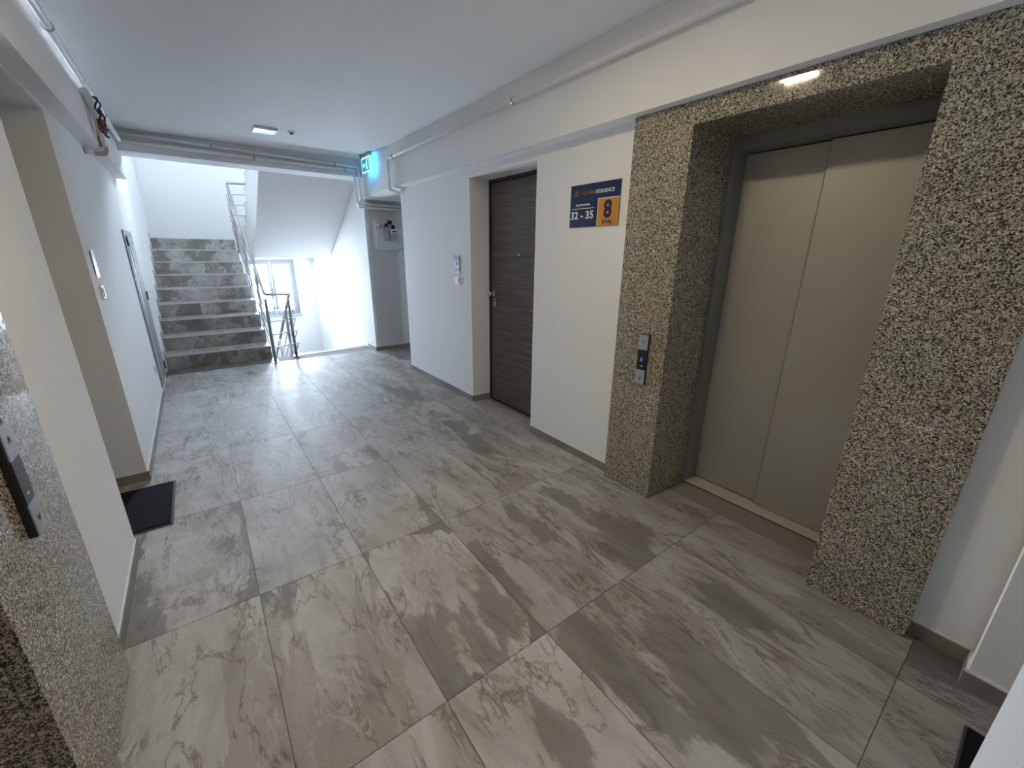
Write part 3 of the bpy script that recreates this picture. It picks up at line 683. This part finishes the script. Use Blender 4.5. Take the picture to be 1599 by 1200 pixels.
st_('RESIDENCE', 0.030, M_SIGNW, 'lettering', 0.228, 0.198, 0.150, 0.0004)
st_('Apartamente', 0.022, M_SIGNW, 'lettering', 0.052, 0.132, 0.128, 0.0002)
MB().box(sx-0.0006, sx, sy1-0.215, sy1-0.02, sz0+0.113, sz0+0.117).build('white_rule', M_SIGNW, sg)
st_('32 - 35', 0.066, M_SIGNW, 'lettering', 0.010, 0.052, 0.205, 0.0016)
st_('8', 0.140, M_BLUE, 'digit', 0.300, 0.052, 0.066, 0.005, XR-0.0078)
st_('ETAJ', 0.030, M_BLUE, 'lettering', 0.296, 0.015, 0.074, 0.0010, XR-0.0078)

# apartment number plaques and bell switches
def plaque(s, xf, y0, y1, z0, z1, label, num=None):
    X = lambda v: xf-s*v
    r = thing('number_plaque', label, 'plaque', (xf, (y0+y1)/2, z0))
    MB().box(X(0.0003), X(0.006), y0, y1, z0+(z1-z0)*0.16, z1).build('blue_plate', M_PBLUE, r)
    MB().box(X(0.0003), X(0.006), y0, y1, z0, z0+(z1-z0)*0.155).build('orange_strip', M_ORANGE, r)
    if num: text(num, 0.085, M_SIGNW, 'number', r, (X(0.0065), (y0+y1)/2+s*(y1-y0)*0.44, z0+(z1-z0)*0.38), (0, -s, 0), (0, 0, 1), (y1-y0)*0.85, 0.001)
    return r
plaque(1, XR, 3.73, 3.84, 1.295, 1.475, 'small blue plaque numbered 32 left of the brown apartment door', '32')
plaque(-1, XL, 3.63, 3.74, 1.33, 1.49, 'small plaque seen edge-on on the left wall')
def switch(s, xf, yc, zc, label, name='bell_switch', cat='switch', w_=0.042):
    X = lambda v: xf-s*v
    r = thing(name, label, cat, (xf, yc, zc-0.04))
    MB().box(X(0.0003), X(0.010), yc-w_, yc+w_, zc-0.042, zc+0.042, 0.003).build('cover_plate', M_WHITEP, r)
    if cat == 'switch': MB().box(X(0.0102), X(0.014), yc-w_*0.6, yc+w_*0.6, zc-0.028, zc+0.028, 0.002).build('rocker', M_CABLIT, r)
    else:
        MB().cyl((X(0.0102), yc, zc), (X(0.012), yc, zc), 0.024).build('socket_face', M_CABLIT, r)
    return r
switch(1, XR, 3.77, 1.232, 'white bell switch under the 32 plaque')
switch(-1, XL, 3.68, 1.24, 'white bell switch under the plaque on the left wall')
switch(-1, XL, 5.42, 0.33, 'white wall socket low on the left wall near the stairs', 'wall_socket', 'socket')

# ------------------------------------------------------------------ service cabinet on left wall
cb = thing('service_cabinet', 'tall flush grey service cabinet door on the left wall before the stairs', 'cabinet', (XL, 6.02, 0))
cy0, cy1, cz0, cz1 = 5.63, 6.395, 0.07, 1.68
fx = XL+0.0003
MB().box(fx, fx+0.012, cy0, cy0+0.07, cz0, cz1).box(fx, fx+0.012, cy1-0.04, cy1, cz0, cz1).box(fx, fx+0.012, cy0+0.07, cy1-0.04, cz1-0.04, cz1).box(fx, fx+0.012, cy0+0.07, cy1-0.04, cz0, cz0+0.05).build('cabinet_frame', M_CABGREY, cb)
MB().box(fx, fx+0.014, cy0+0.10, cy0+0.27, cz0+0.06, cz1-0.05, 0.002).build('cabinet_door', M_CABLIT, cb)
MB().box(fx, fx+0.014, cy0+0.31, cy1-0.05, cz0+0.06, cz1-0.12, 0.002).build('cabinet_door', M_CABMID, cb)
MB().box(fx, fx+0.012, cy0+0.29, cy1-0.05, cz1-0.115, cz1-0.045, 0.002).build('top_panel', M_CABLIT, cb)
MB().box(fx, fx+0.003, cy0+0.071, cy1-0.041, cz0+0.051, cz1-0.041).build('shadow_gap', M_HINGE, cb)
for (yy, zz) in ((cy0+0.085, 1.53), (cy1-0.09, 0.14), (cy1-0.06, 0.95)):
    MB().box(fx+0.0165, fx+0.026, yy-0.012, yy+0.03, zz, zz+0.09, 0.002).build('hinge', M_HINGE, cb)

# ------------------------------------------------------------------ gas meter in side passage
gm = thing('gas_meter', 'small white gas meter with filter cylinder and black caps in the side passage', 'meter', (2.45, 6.39, 1.55))
MB().box(2.46, 2.58, 6.30, 6.385, 1.66, 1.83, 0.012).build('meter_body', M_CABLIT, gm)
MB().box(2.46, 2.58, 6.290, 6.299, 1.77, 1.83, 0.003).build('display_housing', M_WHITEP, gm)
MB().box(2.483, 2.557, 6.286, 6.2898, 1.785, 1.803).build('display', M_BLACK, gm)
MB().cyl((2.415, 6.33, 1.66), (2.415, 6.33, 1.855), 0.032).build('filter_cylinder', M_PVC, gm)
MB().cyl((2.415, 6.33, 1.856), (2.415, 6.33, 1.905), 0.028, 0.018).build('black_cap', M_BLACK, gm)
MB().cyl((2.52, 6.335, 1.831), (2.52, 6.335, 1.89), 0.030, 0.018).build('black_cap', M_BLACK, gm)
MB().box(2.44, 2.50, 6.315, 6.36, 1.90, 1.945, 0.006).build('black_valve', M_BLACK, gm)
MB().cyl((2.31, 6.34, 1.87), (2.34, 6.34, 1.87), 0.035).build('regulator', M_BEIGE, gm)
MB().tube([(2.27, 6.37, 1.94), (2.27, 6.37, 1.56), (2.72, 6.37, 1.54)], 0.012, 10, 0.03).build('meter_pipe', M_PIPE, gm)
MB().tube([(2.275, 6.34, 1.87), (2.38, 6.34, 1.91), (2.46, 6.34, 1.925)], 0.011, 10, 0.03).build('meter_pipe', M_PIPE, gm)
MB().tube([(2.50, 6.375, 2.09), (2.50, 6.36, 1.93)], 0.011, 10).build('meter_pipe', M_PIPE, gm)
MB().box(2.24, 2.75, 6.386, 6.3995, 1.54, 1.96).build('back_plate', M_CEIL, gm)

# ------------------------------------------------------------------ doormats
m1 = thing('doormat', 'black rubber doormat in front of the left wall recess', 'doormat', (-0.52, 3.04, 0))
MB().box(-0.70, -0.335, 2.755, 3.335, 0.0006, 0.006, 0.002).build('mat_rim', M_MATEDGE, m1)
MB().box(-0.69, -0.347, 2.770, 3.322, 0.0061, 0.013, 0.003).build('mat_surface', M_MAT, m1)
m2 = thing('doormat', 'black doormat corner at the bottom right beside the near white wall', 'doormat', (1.60, -0.36, 0))
MB().box(1.40, 1.815, -0.62, -0.148, 0.0006, 0.006, 0.002).build('mat_rim', M_MATEDGE, m2)
MB().box(1.41, 1.808, -0.61, -0.155, 0.0061, 0.012, 0.003).build('mat_surface', M_MAT, m2)
